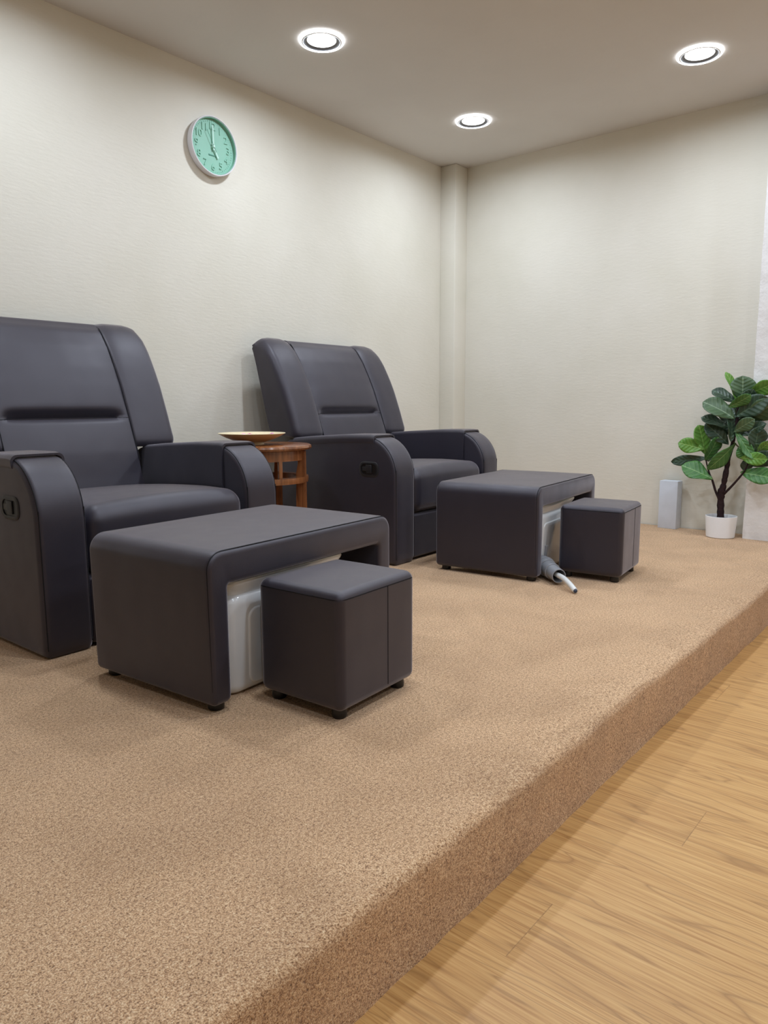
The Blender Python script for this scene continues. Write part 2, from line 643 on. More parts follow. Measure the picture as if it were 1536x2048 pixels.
# carpeted platform with a soft rolled edge
def platform():
    prof = []           # (y, z) from the wall to the foot of the riser
    y = WY + 0.002
    for k in range(26): prof.append((WY + 0.002 + (EDGE + 0.06 - WY) * k / 25, 0.0))
    R = 0.022
    for k in range(0, 9):
        a = (pi / 2) * k / 8
        prof.append((EDGE + R - R * sin(a), -R + R * cos(a)))
    for k in range(1, 9): prof.append((EDGE, -R + (-STEP + R) * k / 8))
    xs = [BX - 0.002 + (LX + 0.004 - BX) * i / 260 for i in range(261)]
    verts, faces = [], []
    for x in xs:
        for k, (y, z) in enumerate(prof):
            p = Vector((x, y, z))
            if k > 20 and k < len(prof) - 1:
                d = 0.006 * noise.noise(Vector((x * 4.5, 1.3, 0.2))) + 0.003 * noise.noise(Vector((x * 13, y * 5, z * 12)))
                if k >= 30: p.y += d
                if k < 34: p.z += 0.5 * d if y < EDGE + 0.08 else 0
            if x > LX:
                p.x = LX - 0.005 + 0.006 * noise.noise(Vector((p.y * 7, 2.2, 5.1)))
            if k == len(prof) - 1:
                p.y += 0.003 * noise.noise(Vector((x * 12, 4.4, 2.0))) - 0.001
            verts.append(p)
    n = len(prof)
    for i in range(len(xs) - 1):
        for k in range(n - 1):
            faces.append((i * n + k, i * n + k + 1, (i + 1) * n + k + 1, (i + 1) * n + k))
    o = from_data('floor_platform', verts, faces, CARPET, None, True, recalc=False)
    me = o.data
    # make normals face up / out
    if me.polygons[0].normal.z < 0:
        bm = bmesh.new(); bm.from_mesh(me)
        bmesh.ops.reverse_faces(bm, faces=bm.faces)
        bm.to_mesh(me); bm.free()
    return struct(o)
platform()

# ------------------------------------------------------------------ recliner  (local: x across, y = depth from the front, z up; origin mid-front on the floor)
HW = 0.497
AW = 0.165
def recliner(label, loc, rz):
    t = thing('recliner', label, 'recliner chair', loc, rz, 'charcoal recliners by the wall')
    yz = lambda a, b, w: (w, a, b)
    # --- arms
    arm_pts = []
    A = [(0.012, 0.004), (0.0, 0.03), (0.0, 0.44)]
    for k in range(1, 15):
        a = (pi / 2) * k / 14
        A.append((0.185 - 0.185 * cos(a), 0.44 + 0.198 * sin(a)))
    A += [(0.32, 0.636), (0.55, 0.622), (0.74, 0.606), (0.80, 0.58), (0.815, 0.50), (0.815, 0.004)]
    arm_poly = resample([Vector(p) for p in A], 0.03)
    def arm_top(y):
        pts = [(0.0, 0.44)] + [p for p in A if p[1] >= 0.44][0:]
        for (ya, za), (yb, zb) in zip(A[2:], A[3:]):
            if ya <= y <= yb + 1e-9:
                return za + (zb - za) * ((y - ya) / max(1e-9, yb - ya))
        return 0.60
    for s in (-1, 1):
        xo, xi = s * HW, s * (HW - AW)
        x0, x1 = min(xo, xi), max(xo, xi)
        arm = extrude_profile('armrest', arm_poly, x0, x1, 0.022, yz, LEATHER, t, seg=5, mid=4)
        # stitched seams running up the front band and over the top
        for sx, nm in ((xo, 1), (xi, -1)):
            pts = []
            inx = sx - s * 0.009 * nm
            for k, (y, z) in enumerate(A[1:-4]):
                if y > 0.30: break
                # stay on the rounded shoulder of the arm
                ny, nz = 0, 0
                if z <= 0.44: ny = -1
                else:
                    a = math.acos(max(-1, min(1, (0.185 - y) / 0.185)))
                    ny, nz = -cos(a), sin(a)
                off = -0.0042
                pts.append((inx, y + ny * off, z + nz * off))
            tube('seam', smooth_path(pts, 3), 0.0017, SEAM, arm, 6)
        # padded cover over the top, hanging down the inner side
        y0, y1 = 0.135, 0.70
        cs = []
        lift = 0.010
        r = 0.022
        ztop = 0.0
        # section coordinates: (x offset from outer edge going inwards, drop below the arm top)
        path = [(-0.003, 0.030), (-0.004, 0.024)]
        for k in range(7):
            a = (pi / 2) * k / 6
            path.append((-0.005 + r * (1 - cos(a)), r - r * sin(a) - lift))
        for k in range(7):
            a = (pi / 2) * k / 6
            path.append((AW + 0.006 - r + r * sin(a), r - r * cos(a) - lift))
        path += [(AW + 0.009, 0.06), (AW + 0.011, 0.11), (AW + 0.010, 0.16), (AW + 0.006, 0.19)]
        NY = 22
        verts, faces = [], []
        def section(y, extra):
            zt = arm_top(y)
            out = []
            for dx, dz in path:
                cx = dx
                if extra:
                    # shrink towards the arm to give the sheet thickness
                    cx = dx + (0.006 if dx < 0.02 else (-0.006 if dx > AW - 0.02 else 0))
                    dz = dz + 0.007
                out.append((xo - s * cx, y, zt - dz))
            return out
        ny = NY + 1
        npth = len(path)
        for layer in (0, 1):
            for i in range(ny):
                y = y0 + (y1 - y0) * i / NY
                e = 0.004 * max(0, 1 - (y - y0) / 0.05)
                for (x, yy, z) in section(y, layer):
                    verts.append((x, yy, z + e))
        def vi(l, i, k): return l * ny * npth + i * npth + k
        for i in range(NY):
            for k in range(npth - 1):
                faces.append((vi(0, i, k), vi(0, i, k + 1), vi(0, i + 1, k + 1), vi(0, i + 1, k)))
                faces.append((vi(1, i, k), vi(1, i + 1, k), vi(1, i + 1, k + 1), vi(1, i, k + 1)))
        for k in range(npth - 1):
            for i in (0, NY):
                faces.append((vi(0, i, k), vi(0, i, k + 1), vi(1, i, k + 1), vi(1, i, k)))
        for i in range(NY):
            for k in (0, npth - 1):
                faces.append((vi(0, i, k), vi(0, i + 1, k), vi(1, i + 1, k), vi(1, i, k)))
        from_data('armrest_cover', verts, faces, LEATHER, arm, 50)
        # recliner lever set into the outer side of one arm
        if s < 0:
            cy, cz = 0.168, 0.476
            oval = round_poly([(cy - 0.062, cz - 0.038), (cy + 0.062, cz - 0.038), (cy + 0.062, cz + 0.038), (cy - 0.062, cz + 0.038)], [0.03] * 4, 8)
            hole = [Vector((cy + (p.x - cy) * 0.80, cz + (p.y - cz) * 0.70)) for p in oval]
            oval = ccw(oval); hole = ccw(hole)
            n = len(oval)
            V, F = [], []
            layers = [(oval, xo + 0.004), (oval, xo - 0.002), ([p.lerp(q, 0.2) for p, q in zip(oval, hole)], xo - 0.004), (hole, xo - 0.004), (hole, xo + 0.003)]
            for ring, x in layers:
                for p in ring: V.append((x, p.x, p.y))
            for k in range(len(layers) - 1):
                for i in range(n):
                    j = (i + 1) % n
                    F.append((k * n + i, k * n + j, (k + 1) * n + j, (k + 1) * n + i))
            bz = from_data('lever_bezel', V, F, GREYPL, t, 40)
            V = [(xo - 0.0009, p.x, p.y) for p in hole]
            from_data('recess', V, [tuple(range(len(V)))], PLASTIC, bz, False)
            lev = [Vector(p) for p in ((cy - 0.018, cz - 0.020), (cy + 0.012, cz - 0.022), (cy + 0.016, cz - 0.010), (cy + 0.040, cz - 0.008), (cy + 0.040, cz + 0.010), (cy + 0.018, cz + 0.012), (cy + 0.018, cz + 0.022), (cy - 0.018, cz + 0.022))]
            extrude_profile('recliner_lever', lev, xo - 0.0055, xo - 0.0008, 0.0012, yz, GREYPL, t, seg=2, mid=1)
    # --- front apron and body under the seat
    iw = HW - AW - 0.002
    soft_box('base', -iw, iw, 0.018, 0.66, 0.012, 0.238, 0.014, LEATHER, t)
    # --- seat cushion: crowned top, rolled nose
    def seat_fn(q):
        u = q.x / iw
        v = (q.y - 0.004) / 0.70
        c = max(0, 1 - u * u) ** 0.6
        if q.z > 0.30:
            q = q.copy()
            k = (q.z - 0.30) / 0.16
            q.z += k * (0.030 * c * (0.35 + 0.65 * sin(pi * min(1, max(0, v * 0.9 + 0.18)))) - 0.022 * max(0, v - 0.25))
        if q.y < 0.12:
            q = q.copy()
            q.y -= 0.010 * c * max(0, sin(pi * min(1, max(0, (q.z - 0.24) / 0.24))))
        return q
    seat = soft_box('seat_cushion', -iw, iw, 0.006, 0.76, 0.243, 0.462, 0.055, LEATHER, t, seat_fn, 7, 14)
    # --- backrest
    def front_y(z):
        P = [(0.40, 0.60), (0.50, 0.632), (0.60, 0.660), (0.75, 0.715), (0.88, 0.766), (0.96, 0.804), (1.05, 0.852), (1.12, 0.902), (1.15, 0.93), (1.17, 0.965)]
        if z <= P[0][0]: return P[0][1]
        for (za, ya), (zb, yb) in zip(P, P[1:]):
            if z <= zb: return ya + (yb - ya) * (z - za) / (zb - za)
        return P[-1][1]
    def rear_y(z):
        return 0.872 + (z - 0.60) * 0.26
    CW = 0.282
    # central panel
    NZ, NX = 56, 44
    ztop = 1.148
    verts, faces = [], []
    seq = []
    for k in range(NZ + 1):
        z = 0.42 + (ztop - 0.42) * k / NZ
        seq.append(('f', z))
    for k in range(1, 9): seq.append(('t', k / 8))
    for k in range(NZ + 1):
        z = ztop - (ztop - 0.42) * k / NZ
        seq.append(('r', z))
    GZ = 0.745
    for i in range(NX + 1):
        u = -1 + 2 * i / NX
        x = u * CW
        for kind, z in seq:
            if kind == 'f':
                y = front_y(z) + 0.006
                # padding: head cushion above the groove, lumbar below
                e = max(0.0, 1 - abs(u) ** 6)
                if z > GZ:
                    y -= 0.014 * e * sin(pi * min(1, (z - GZ) / 0.40) ** 0.55) if z < GZ + 0.40 else 0
                else:
                    y -= 0.012 * e * sin(pi * min(1, (GZ - z) / 0.33) ** 0.6)
                # the pulled-in crease
                gw = max(0.0, 1 - (abs(u) / 0.93) ** 10)
                d = (z - GZ)
                y += 0.034 * gw * math.exp(-(d / (0.024 if d > 0 else 0.008)) ** 2)
                if z > ztop - 0.03: y += 0.012 * ((z - ztop + 0.03) / 0.03) ** 2
                zz = z
            elif kind == 't':
                a = pi * z
                yf, yr = front_y(ztop) + 0.022, rear_y(ztop) - 0.012
                y = (yf + yr) / 2 - (yr - yf) / 2 * cos(a)
                zz = ztop + 0.014 * sin(a)
            else:
                y = rear_y(z) - 0.012
                zz = z
            verts.append((x, y, zz))
    n = len(seq)
    for i in range(NX):
        for k in range(n - 1):
            faces.append((i * n + k, i * n + k + 1, (i + 1) * n + k + 1, (i + 1) * n + k))
        faces.append((i * n + n - 1, i * n, (i + 1) * n, (i + 1) * n + n - 1))
    faces.append(tuple(range(n)))
    faces.append(tuple(NX * n + k for k in reversed(range(n))))
    back = from_data('backrest', verts, faces, LEATHER, t, 60)
    # crease thread out to the side seams
    tube('seam', [(x, front_y(GZ) + 0.0055 + 0.028 * max(0, 1 - (abs(x) / CW / 0.93) ** 10), GZ - 0.002) for x in [-CW + 2 * CW * k / 40 for k in range(41)]], 0.0016, SEAM, back, 6)
    # side wings
    W = []
    zb = 0.618
    W.append((rear_y(zb + 0.015), zb + 0.012))
    W.append((front_y(zb) + 0.06, zb + 0.0))
    W.append((front_y(zb) + 0.0, zb - 0.008))
    z = zb + 0.03
    while z < 1.14:
        W.append((front_y(z) - 0.006 - 0.006 * sin(pi * (z - zb) / 0.55), z)); z += 0.03
    W += [(front_y(1.15) + 0.006, 1.157), (0.968, 1.168), (0.995, 1.160), (rear_y(1.13), 1.13)]
    z = 1.10
    while z > zb + 0.03:
        W.append((rear_y(z), z)); z -= 0.03
    wing_poly = ccw(resample(round_poly(W, [0.016, 0, 0.022] + [0] * (len(W) - 3), 5), 0.04))
    for s in (-1, 1):
        x0, x1 = sorted((s * (CW - 0.003), s * HW))
        def shape(q, s=s):
            # wings round off towards the outside and settle into the seam on the inside
            u = (abs(q.x) - CW) / (HW - CW)
            fy = front_y(q.z)
            if q.y < fy + 0.06:
                q = q.copy()
                q.y += 0.010 * max(0, 1 - u / 0.30) ** 2
            if q.z > 1.10:
                q = q.copy()
                q.z -= (0.010 * max(0, 1 - u / 0.25) ** 2 + 0.022 * max(0, (u - 0.62) / 0.38) ** 2) * min(1, (q.z - 1.10) / 0.04)
            return q
        # rounder outside edge than inside: two-radius sweep
        poly = wing_poly
        rings = []
        Ro, Ri = 0.050, 0.014
        def put(ins, x): rings.append((inset(poly, ins), x))
        segs = 7
        for k in range(segs + 1):
            ph = (pi / 2) * k / segs
            put(Ri * (1 - sin(ph)), abs(CW - 0.003) + Ri * (1 - cos(ph)))
        for k in range(1, 6): put(0, CW + Ri + (HW - Ro - CW - Ri) * k / 6)
        for k in range(segs, -1, -1):
            ph = (pi / 2) * k / segs
            d = Ro * (1 - sin(ph))
            ring = []
            for p in poly:
                yf, yr = front_y(p.y), rear_y(p.y)
                f = max(0.0, min(1.0, (yr - p.x) / max(0.02, yr - yf)))
                zc = p.y
                zz = p.y - d * 0.45 * max(0, min(1, (p.y - 1.02) / 0.13)) + d * 0.35 * max(0, min(1, (0.70 - p.y) / 0.10))
                ring.append(Vector((p.x + d * f ** 1.5, zz)))
            rings.append((ring, HW - Ro * (1 - cos(ph)) * 0.8))
        V, F = [], []
        n = len(poly)
        for ring, x in rings:
            for p in ring:
                V.append(shape(Vector((s * x, p.x, p.y))))
        for k in range(len(rings) - 1):
            for i in range(n):
                j = (i + 1) % n
                F.append((k * n + i, k * n + j, (k + 1) * n + j, (k + 1) * n + i))
        F.append(tuple(reversed(range(n))))
        F.append(tuple((len(rings) - 1) * n + i for i in range(n)))
        wing = from_data('back_wing', V, F, LEATHER, t, 60)
        tube('seam', [(s * (CW + 0.001), front_y(z) + 0.0045, z) for z in [0.56 + 0.58 * k / 30 for k in range(31)]], 0.0022, SEAM, wing, 6)
    return t

recliner('charcoal recliner under the clock, cut off by the frame edge', (1.0 + HW, 2.232, 0), radians(1.0))
recliner('whole charcoal recliner nearer the corner column, with an oval lever plate on its side', (2.738 + HW, 2.235, 0), radians(1.5))

# ------------------------------------------------------------------ bridge ottoman (local: x 0..w from its left front corner, y depth)
OW, OD, OH = 0.800, 0.520, 0.430
def foot(parent, x, y, h, r=0.022):
    lathe('foot', [(0, 0), (r * 0.86, 0), (r, 0.004), (r, h * 0.6), (r * 0.9, h + 0.004), (0, h + 0.004)], PLASTIC, parent, 20, (x, y, 0))
def ottoman(label, loc, rz):
    t = thing('ottoman', label, 'ottoman', loc, rz, 'bridge ottomans over the foot baths')
    zf = 0.022
    L, T = 0.070, 0.092
    P = [(0, zf), (L, zf), (L, OH - T), (OW - L, OH - T), (OW - L, zf), (OW, zf), (OW, OH), (0, OH)]
    poly = round_poly(P, [0.018, 0.018, 0.008, 0.008, 0.018, 0.018, 0.05, 0.05], 8)
    poly = resample(ccw(poly), 0.05)
    place = lambda a, b, w: (a, w, b)
    def fn(q):
        q = q.copy()
        # a soft crown on the top and slightly bowed sides
        u = q.x / OW; v = q.y / OD
        if q.z > OH - 0.03:
            q.z += 0.006 * sin(pi * min(1, max(0, u))) * sin(pi * min(1, max(0, v)))
        k = (q.z - zf) / (OH - zf)
        if q.x < 0.02: q.x += 0.005 * (1 - k) * max(0, 1 - q.x / 0.02)
        return q
    extrude_profile('cover', poly, 0, OD, 0.016, place, LEATHER, t, seg=5, mid=8, fn=fn)
    # piping seam along the front edge, up one side, over and down
    out = round_poly([(0, zf + 0.01), (0, OH), (OW, OH), (OW, zf + 0.01)], [0, 0.05, 0.05, 0], 8)
    for yy in (0.0085, OD - 0.0085):
        sgn = 1 if yy < 0.1 else -1
        pts = [(p.x + (0.0035 if p.x < 0.1 else (-0.0035 if p.x > OW - 0.1 else 0)) + (0.005 * (1 - (p.y - zf) / (OH - zf)) if p.x < 0.02 else 0), yy, p.y - (0.0018 if p.y > OH - 0.01 else 0)) for p in resample(out[:-1] + [out[-1]], 0.03)]
        # resample() closes the loop: drop the bottom return
        pts = [p for p in pts if p[2] > zf + 0.012]
        tube('seam', pts, 0.0021, SEAM, t, 6)
    for x, y in ((0.045, 0.04), (0.045, OD - 0.04), (OW - 0.045, 0.04), (OW - 0.045, OD - 0.04)):
        foot(t, x, y, zf)
    return t
o1 = (1.080, 1.482, 0); a1 = radians(4.5)
o2 = (2.872, 1.523, 0); a2 = radians(6.2)
ottoman('charcoal bridge ottoman in front of the recliner that is cut off by the frame edge', o1, a1)
ottoman('charcoal bridge ottoman whose foot bath has a grey drain pipe', o2, a2)

# ------------------------------------------------------------------ foot bath (inside the ottoman)
TW, TD, THt = 0.520, 0.37, 0.328
def rrect(w, d, r, cx=0.0, cy=0.0, seg=7):
    return ccw(round_poly([(cx - w / 2, cy - d / 2), (cx + w / 2, cy - d / 2), (cx + w / 2, cy + d / 2), (cx - w / 2, cy + d / 2)], [r] * 4, seg))
def stacked(name, layers, mat, parent):
    V, F = [], []
    n = len(layers[0][0])
    for ring, z in layers:
        for p in ring: V.append((p.x, p.y, z))
    for k in range(len(layers) - 1):
        for i in range(n):
            j = (i + 1) % n
            F.append((k * n + i, k * n + j, (k + 1) * n + j, (k + 1) * n + i))
    F.append(tuple(reversed(range(n)))); F.append(tuple((len(layers) - 1) * n + i for i in range(n)))
    return from_data(name, V, F, mat, parent, 45)
def foot_bath(label, loc, rz):
    t = thing('foot_bath', label, 'foot bath', loc, rz, 'white foot baths under the ottomans')
    ly = []
    def add(w, d, r, z): ly.append((rrect(w, d, r), z))
    add(TW - 0.09, TD - 0.09, 0.03, 0.004)
    add(TW - 0.065, TD - 0.065, 0.04, 0.005)
    add(TW - 0.05, TD - 0.05, 0.045, 0.012)
    add(TW - 0.042, TD - 0.042, 0.045, 0.03)
    add(TW - 0.012, TD - 0.012, 0.05, 0.266)
    add(TW - 0.016, TD - 0.016, 0.05, 0.278)
    add(TW - 0.028, TD - 0.028, 0.05, 0.285)
    add(TW - 0.034, TD - 0.034, 0.05, 0.288)
    add(TW - 0.030, TD - 0.030, 0.05, 0.295)
    add(TW - 0.004, TD - 0.004, 0.05, 0.318)
    add(TW, TD, 0.05, 0.324)
    add(TW - 0.004, TD - 0.004, 0.05, THt + 0.002)
    add(TW - 0.03, TD - 0.03, 0.045, THt + 0.006)
    add(TW - 0.07, TD - 0.07, 0.04, THt + 0.002)
    add(TW - 0.09, TD - 0.09, 0.04, THt - 0.02)
    add(TW - 0.13, TD - 0.13, 0.04, 0.10)
    add(TW - 0.16, TD - 0.16, 0.04, 0.085)
    stacked('basin', ly, TUBW, t)
    # shallow raised field on the front
    pl = ccw(round_poly([(-0.165, 0.02), (0.165, 0.02), (0.175, 0.245), (-0.175, 0.245)], [0.03] * 4, 6))
    place = lambda a, b, w: (a, w - 0.015 * (b - 0.03) / 0.23, b)
    extrude_profile('front_panel', pl, -TD / 2 + 0.016, -TD / 2 + 0.04, 0.006, place, TUBW, t, seg=4, mid=1)
    return t
def in_frame(o, a, x, y, z=0.0):
    return (o[0] + x * cos(a) - y * sin(a), o[1] + x * sin(a) + y * cos(a), z)
foot_bath('white foot bath with no pipe, inside the ottoman by the cut-off recliner', in_frame(o1, a1, 0.082 + TW / 2, 0.030 + TD / 2), a1)
fb2 = foot_bath('white foot bath with a grey pipe and white hose at its front', in_frame(o2, a2, 0.082 + TW / 2, 0.030 + TD / 2), a2)

# drain pipe and hose of the second bath, in that bath's own frame
def fb(p):
    q = Vector(p) - Vector(fb2.location)
    return Matrix.Rotation(-a2, 3, 'Z') @ q
A = fb((3.022, 1.560, 0.050)); B = fb((2.905, 1.428, 0.042))
dr = (B - A).normalized(); Ln = (B - A).length
rot = dr.to_track_quat('Z', 'Y').to_matrix()
pr = []
R0 = 0.033
# sleeves stepping outwards, open at the end
prof = [(0.0, -0.03), (R0 + 0.009, -0.03), (R0 + 0.009, 0.044), (R0 + 0.0075, 0.046), (R0 + 0.0045, 0.046), (R0 + 0.0035, 0.052), (R0 + 0.0045, 0.100), (R0 + 0.003, 0.102), (R0 - 0.0005, 0.102),
        (R0 - 0.002, 0.108), (R0 - 0.001, Ln - 0.003), (R0 - 0.0015, Ln), (R0 - 0.0045, Ln), (R0 - 0.0055, 0.05), (0.0, 0.05)]
dp = lathe('drain_pipe', prof, PIPEG, fb2, 32, A, 30, rot)
lathe('pipe_collar', [(R0 + 0.008, 0.0), (R0 + 0.0125, 0.001), (R0 + 0.0125, 0.014), (R0 + 0.008, 0.015)], PIPEG, dp, 32, A + dr * 0.004, 30, rot)
hp = smooth_path([fb((2.975, 1.508, 0.044)), fb((2.915, 1.440, 0.044)), fb((2.880, 1.395, 0.043)), fb((2.845, 1.348, 0.031)), fb((2.818, 1.309, 0.013))], 8)
hose = tube('drain_hose', hp, 0.0115, HOSEW, fb2, 16, 50)
e = (hp[-1] - hp[-2]).normalized()
tube('hose_end', [hp[-1] - e * 0.002, hp[-1] + e * 0.006], [0.0085, 0.0075], NAVY, hose, 14)  # dark plug stands in for the shade inside the open hose end
tube('valve_stem', [fb((3.075, 1.588, 0.06)), fb((3.072, 1.582, 0.135))], [0.008, 0.010], PIPEG, fb2, 12)

# ------------------------------------------------------------------ cube stools
SW, SD, SH = 0.330, 0.292, 0.338
def stool(label, loc, rz):
    t = thing('stool', label, 'stool', loc, rz, 'charcoal cube stools')
    zf = 0.026
    def fn(q):
        q = q.copy()
        u = (q.x / SW) * 2 - 1; v = (q.y / SD) * 2 - 1
        if q.z > SH - 0.05:
            q.z += 0.005 * max(0, 1 - u * u) * max(0, 1 - v * v)
        return q
    soft_box('cover', 0, SW, 0, SD, zf, SH, 0.024, LEATHER, t, fn, 6, 8)
    rr = resample(rrect(SW - 0.0035, SD - 0.0035, 0.024, SW / 2, SD / 2), 0.03)
    zs = SH - 0.0185
    pts = [(p.x, p.y, zs) for p in rr]
    pts.append(pts[0])
    tube('seam', pts, 0.0020, SEAM, t, 6)
    tube('seam', [(SW * 0.60, 0.0004, zs - (zs - zf - 0.02) * k / 12) for k in range(13)], 0.0016, SEAM, t, 6)
    for x, y in ((0.038, 0.038), (SW - 0.038, 0.038), (0.038, SD - 0.038), (SW - 0.038, SD - 0.038)):
        foot(t, x, y, zf, 0.020)
    return t
stool('charcoal cube stool in front of the foot bath without a pipe', (1.256, 1.196, 0), radians(3.2))
stool('charcoal cube stool beside the grey drain pipe', (3.092, 1.222, 0), radians(7.2))

# ------------------------------------------------------------------ round side table between the recliners
def side_table(loc):
    t = thing('side_table', 'round red-brown wooden side table between the two recliners', 'side table', loc)
    H, R = 0.605, 0.240
    lathe('tabletop', [(0, H - 0.028), (R - 0.02, H - 0.028), (R - 0.004, H - 0.022), (R, H - 0.014), (R - 0.003, H - 0.005), (R - 0.012, H), (0, H)], TABLEW, t, 72)
    lathe('apron', [(R - 0.052, H - 0.075), (R - 0.034, H - 0.075), (R - 0.034, H - 0.027), (R - 0.052, H - 0.027), (R - 0.052, H - 0.075)], TABLEW, t, 64)
    zr = 0.435
    lathe('ring_stretcher', [(R - 0.062, zr - 0.014), (R - 0.020, zr - 0.014), (R - 0.018, zr), (R - 0.020, zr + 0.014), (R - 0.062, zr + 0.014), (R - 0.062, zr - 0.014)], TABLEW, t, 64)
    for k in range(4):
        a = radians(-63 + 90 * k)
        M = Matrix.Rotation(a, 3, 'Z')
        V, F = [], []
        prof = [(R - 0.075, 0.0), (R - 0.020, 0.0), (R - 0.022, H - 0.03), (R - 0.062, H - 0.03), (R - 0.055, H - 0.09), (R - 0.066, zr + 0.03), (R - 0.066, zr - 0.03)]
        for w in (-0.013, 0.013):
            for (r, z) in prof: V.append(M @ Vector((r, w, z)))
        n = len(prof)
        for i in range(n):
            j = (i + 1) % n
            F.append((i, j, n + j, n + i))
        F.append(tuple(reversed(range(n)))); F.append(tuple(n + i for i in range(n)))
        from_data('leg', V, F, TABLEW, t, False)
        for b in (-44.5,):
            c = radians(-63 + 90 * k + b)
            q = Vector((cos(c), sin(c), 0)) * (R - 0.042)
            s = box('spindle', -0.008, 0.008, -0.009, 0.009, zr + 0.012, H - 0.07, TABLEW, t, 0.002, 2)
            s.location = q
            s.rotation_euler = (0, 0, c)
    return t
TBL = (2.37, 2.765, 0)
side_table(TBL)

PLATE_MARKS = [((0.134, 0.012, 0.0475), 0.012, srgb(232, 150, 210)), ((0.139, 0.016, 0.049), 0.006, srgb(204, 90, 178)),
               ((0.073, 0.107, 0.046), 0.011, srgb(236, 178, 192)), ((0.080, 0.112, 0.048), 0.0045, srgb(196, 104, 110)),
               ((0.051, 0.124, 0.047), 0.011, srgb(242, 200, 200)), ((0.092, 0.080, 0.042), 0.0035, srgb(132, 116, 66)), ((0.104, 0.072, 0.043), 0.0035, srgb(120, 106, 62))]
PLATEM = make_plate()
pl = lathe('plate', [(0, 0.0), (0.056, 0.0), (0.058, 0.002), (0.055, 0.012), (0.085, 0.020), (0.125, 0.036), (0.158, 0.053), (0.161, 0.0555), (0.1595, 0.0575), (0.150, 0.0555), (0.120, 0.042), (0.080, 0.028), (0.04, 0.022), (0, 0.021)], PLATEM, None, 72)
pl.location = (2.295, 2.755, 0.6052)
tag(pl, 'shallow cream plate with pink flowers, resting on the round wooden table', 'plate')

# ------------------------------------------------------------------ wall clock
def clock():
    cx, cz, R = 2.548, 2.140, 0.147
    t = thing('wall_clock', 'round mint green clock with a white rim on the wall above the recliner', 'clock', (cx, WY, cz))
    # local: x right, z up, -y out of the wall
    M = Matrix(((1, 0, 0), (0, 0, -1), (0, 1, 0)))      # lathe z -> -y
    lathe('case', [(0, 0.001), (R - 0.008, 0.001), (R - 0.002, 0.006), (R, 0.040), (R - 0.001, 0.044), (R - 0.004, 0.045), (R - 0.0065, 0.043), (R - 0.0085, 0.020), (0, 0.0195)], CLOCKW, t, 96, (0, 0, 0), 35, M)
    Rd = R - 0.009
    lathe('dial', [(Rd - 0.001, 0.0405), (Rd + 0.0012, 0.0405), (Rd, 0.021), (0, 0.021)], MINT, t, 96, (0, 0, 0), 35, M)
    yd = -0.021
    def text(name, s, size, x, z, mat, depth, y=yd, shear=0.0):
        cu = bpy.data.curves.new(name, 'FONT')
        cu.body = s; cu.size = size; cu.extrude = depth; cu.align_x = 'CENTER'; cu.align_y = 'CENTER'
        cu.bevel_depth = 0.0
        to = bpy.data.objects.new(name, cu)
        COL.objects.link(to)
        bpy.context.view_layer.update()
        dg = bpy.context.evaluated_depsgraph_get()
        me = bpy.data.meshes.new_from_object(to.evaluated_get(dg))
        bpy.data.objects.remove(to)
        bpy.data.curves.remove(cu)
        for v in me.vertices:
            v.co = Vector((x + v.co.x, y - (v.co.z + depth), z + v.co.y))
        me.materials.clear()
        return link(name, me, mat, t, False)
    for h in range(1, 13):
        a = radians(90 - 30 * h)
        rr = Rd - 0.038
        st = str(h)
        for q, ch in enumerate(st):
            text('numeral', ch, 0.050, rr * cos(a) + (q - (len(st) - 1) / 2) * 0.023, rr * sin(a), MINTN, 0.0022)
    for k in range(60):
        a = radians(6 * k)
        r0, r1 = Rd - (0.016 if k % 5 else 0.018), Rd - 0.010
        w = 0.0009 if k % 5 else 0.0016
        c, s_ = cos(a), sin(a)
        V = []
        for rr, ww in ((r0, -w), (r0, w), (r1, w), (r1, -w)):
            V.append((rr * c - ww * s_, rr * s_ + ww * c))
        vv = [(x, yd, z) for x, z in V] + [(x, yd - 0.0016, z) for x, z in V]
        from_data('minute_mark', vv, [(0, 1, 2, 3), (7, 6, 5, 4), (0, 4, 5, 1), (1, 5, 6, 2), (2, 6, 7, 3), (3, 7, 4, 0)], MINTN, t, False)
    # a dark wordmark too small to read stands over the 6
    for i, (bx0, bx1, bz) in enumerate(((-0.026, -0.018, -0.0005), (-0.0165, -0.010, 0.0), (-0.0085, 0.000, 0.0), (0.0015, 0.008, 0.0), (0.0095, 0.016, 0.0), (0.0175, 0.022, -0.0035))):
        box('lettering', bx0, bx1, yd - 0.0022, yd, -0.046 + bz, -0.040 + (0.002 if i == 0 else 0) + bz, MINTL, t, 0.0008, 2)
    def hand(name, ang, l0, l1, w0, w1, y, mat):
        a = radians(90 - ang)
        d = Vector((cos(a), sin(a))); nn = Vector((-d.y, d.x))
        P = [d * -l0 - nn * w0, d * -l0 + nn * w0, d * l1 + nn * w1, d * l1 - nn * w1]
        vv = [(p.x, y, p.y) for p in P] + [(p.x, y - 0.0016, p.y) for p in P]
        from_data(name, vv, [(0, 1, 2, 3), (7, 6, 5, 4), (0, 4, 5, 1), (1, 5, 6, 2), (2, 6, 7, 3), (3, 7, 4, 0)], mat, t, False)
    hand('hour_hand', 150, 0.016, 0.060, 0.0040, 0.0044, yd - 0.008, MINTH)
    hand('minute_hand', 359, 0.018, 0.104, 0.0036, 0.0030, yd - 0.011, MINTH)
    hand('second_hand', 331, 0.030, 0.086, 0.0010, 0.0007, yd - 0.014, MINTL)
    lathe('hub', [(0, 0.021), (0.0065, 0.021), (0.0065, 0.037), (0.004, 0.039), (0, 0.039)], MINTH, t, 24, (0, 0, 0), 40, M)
    return t
clock()

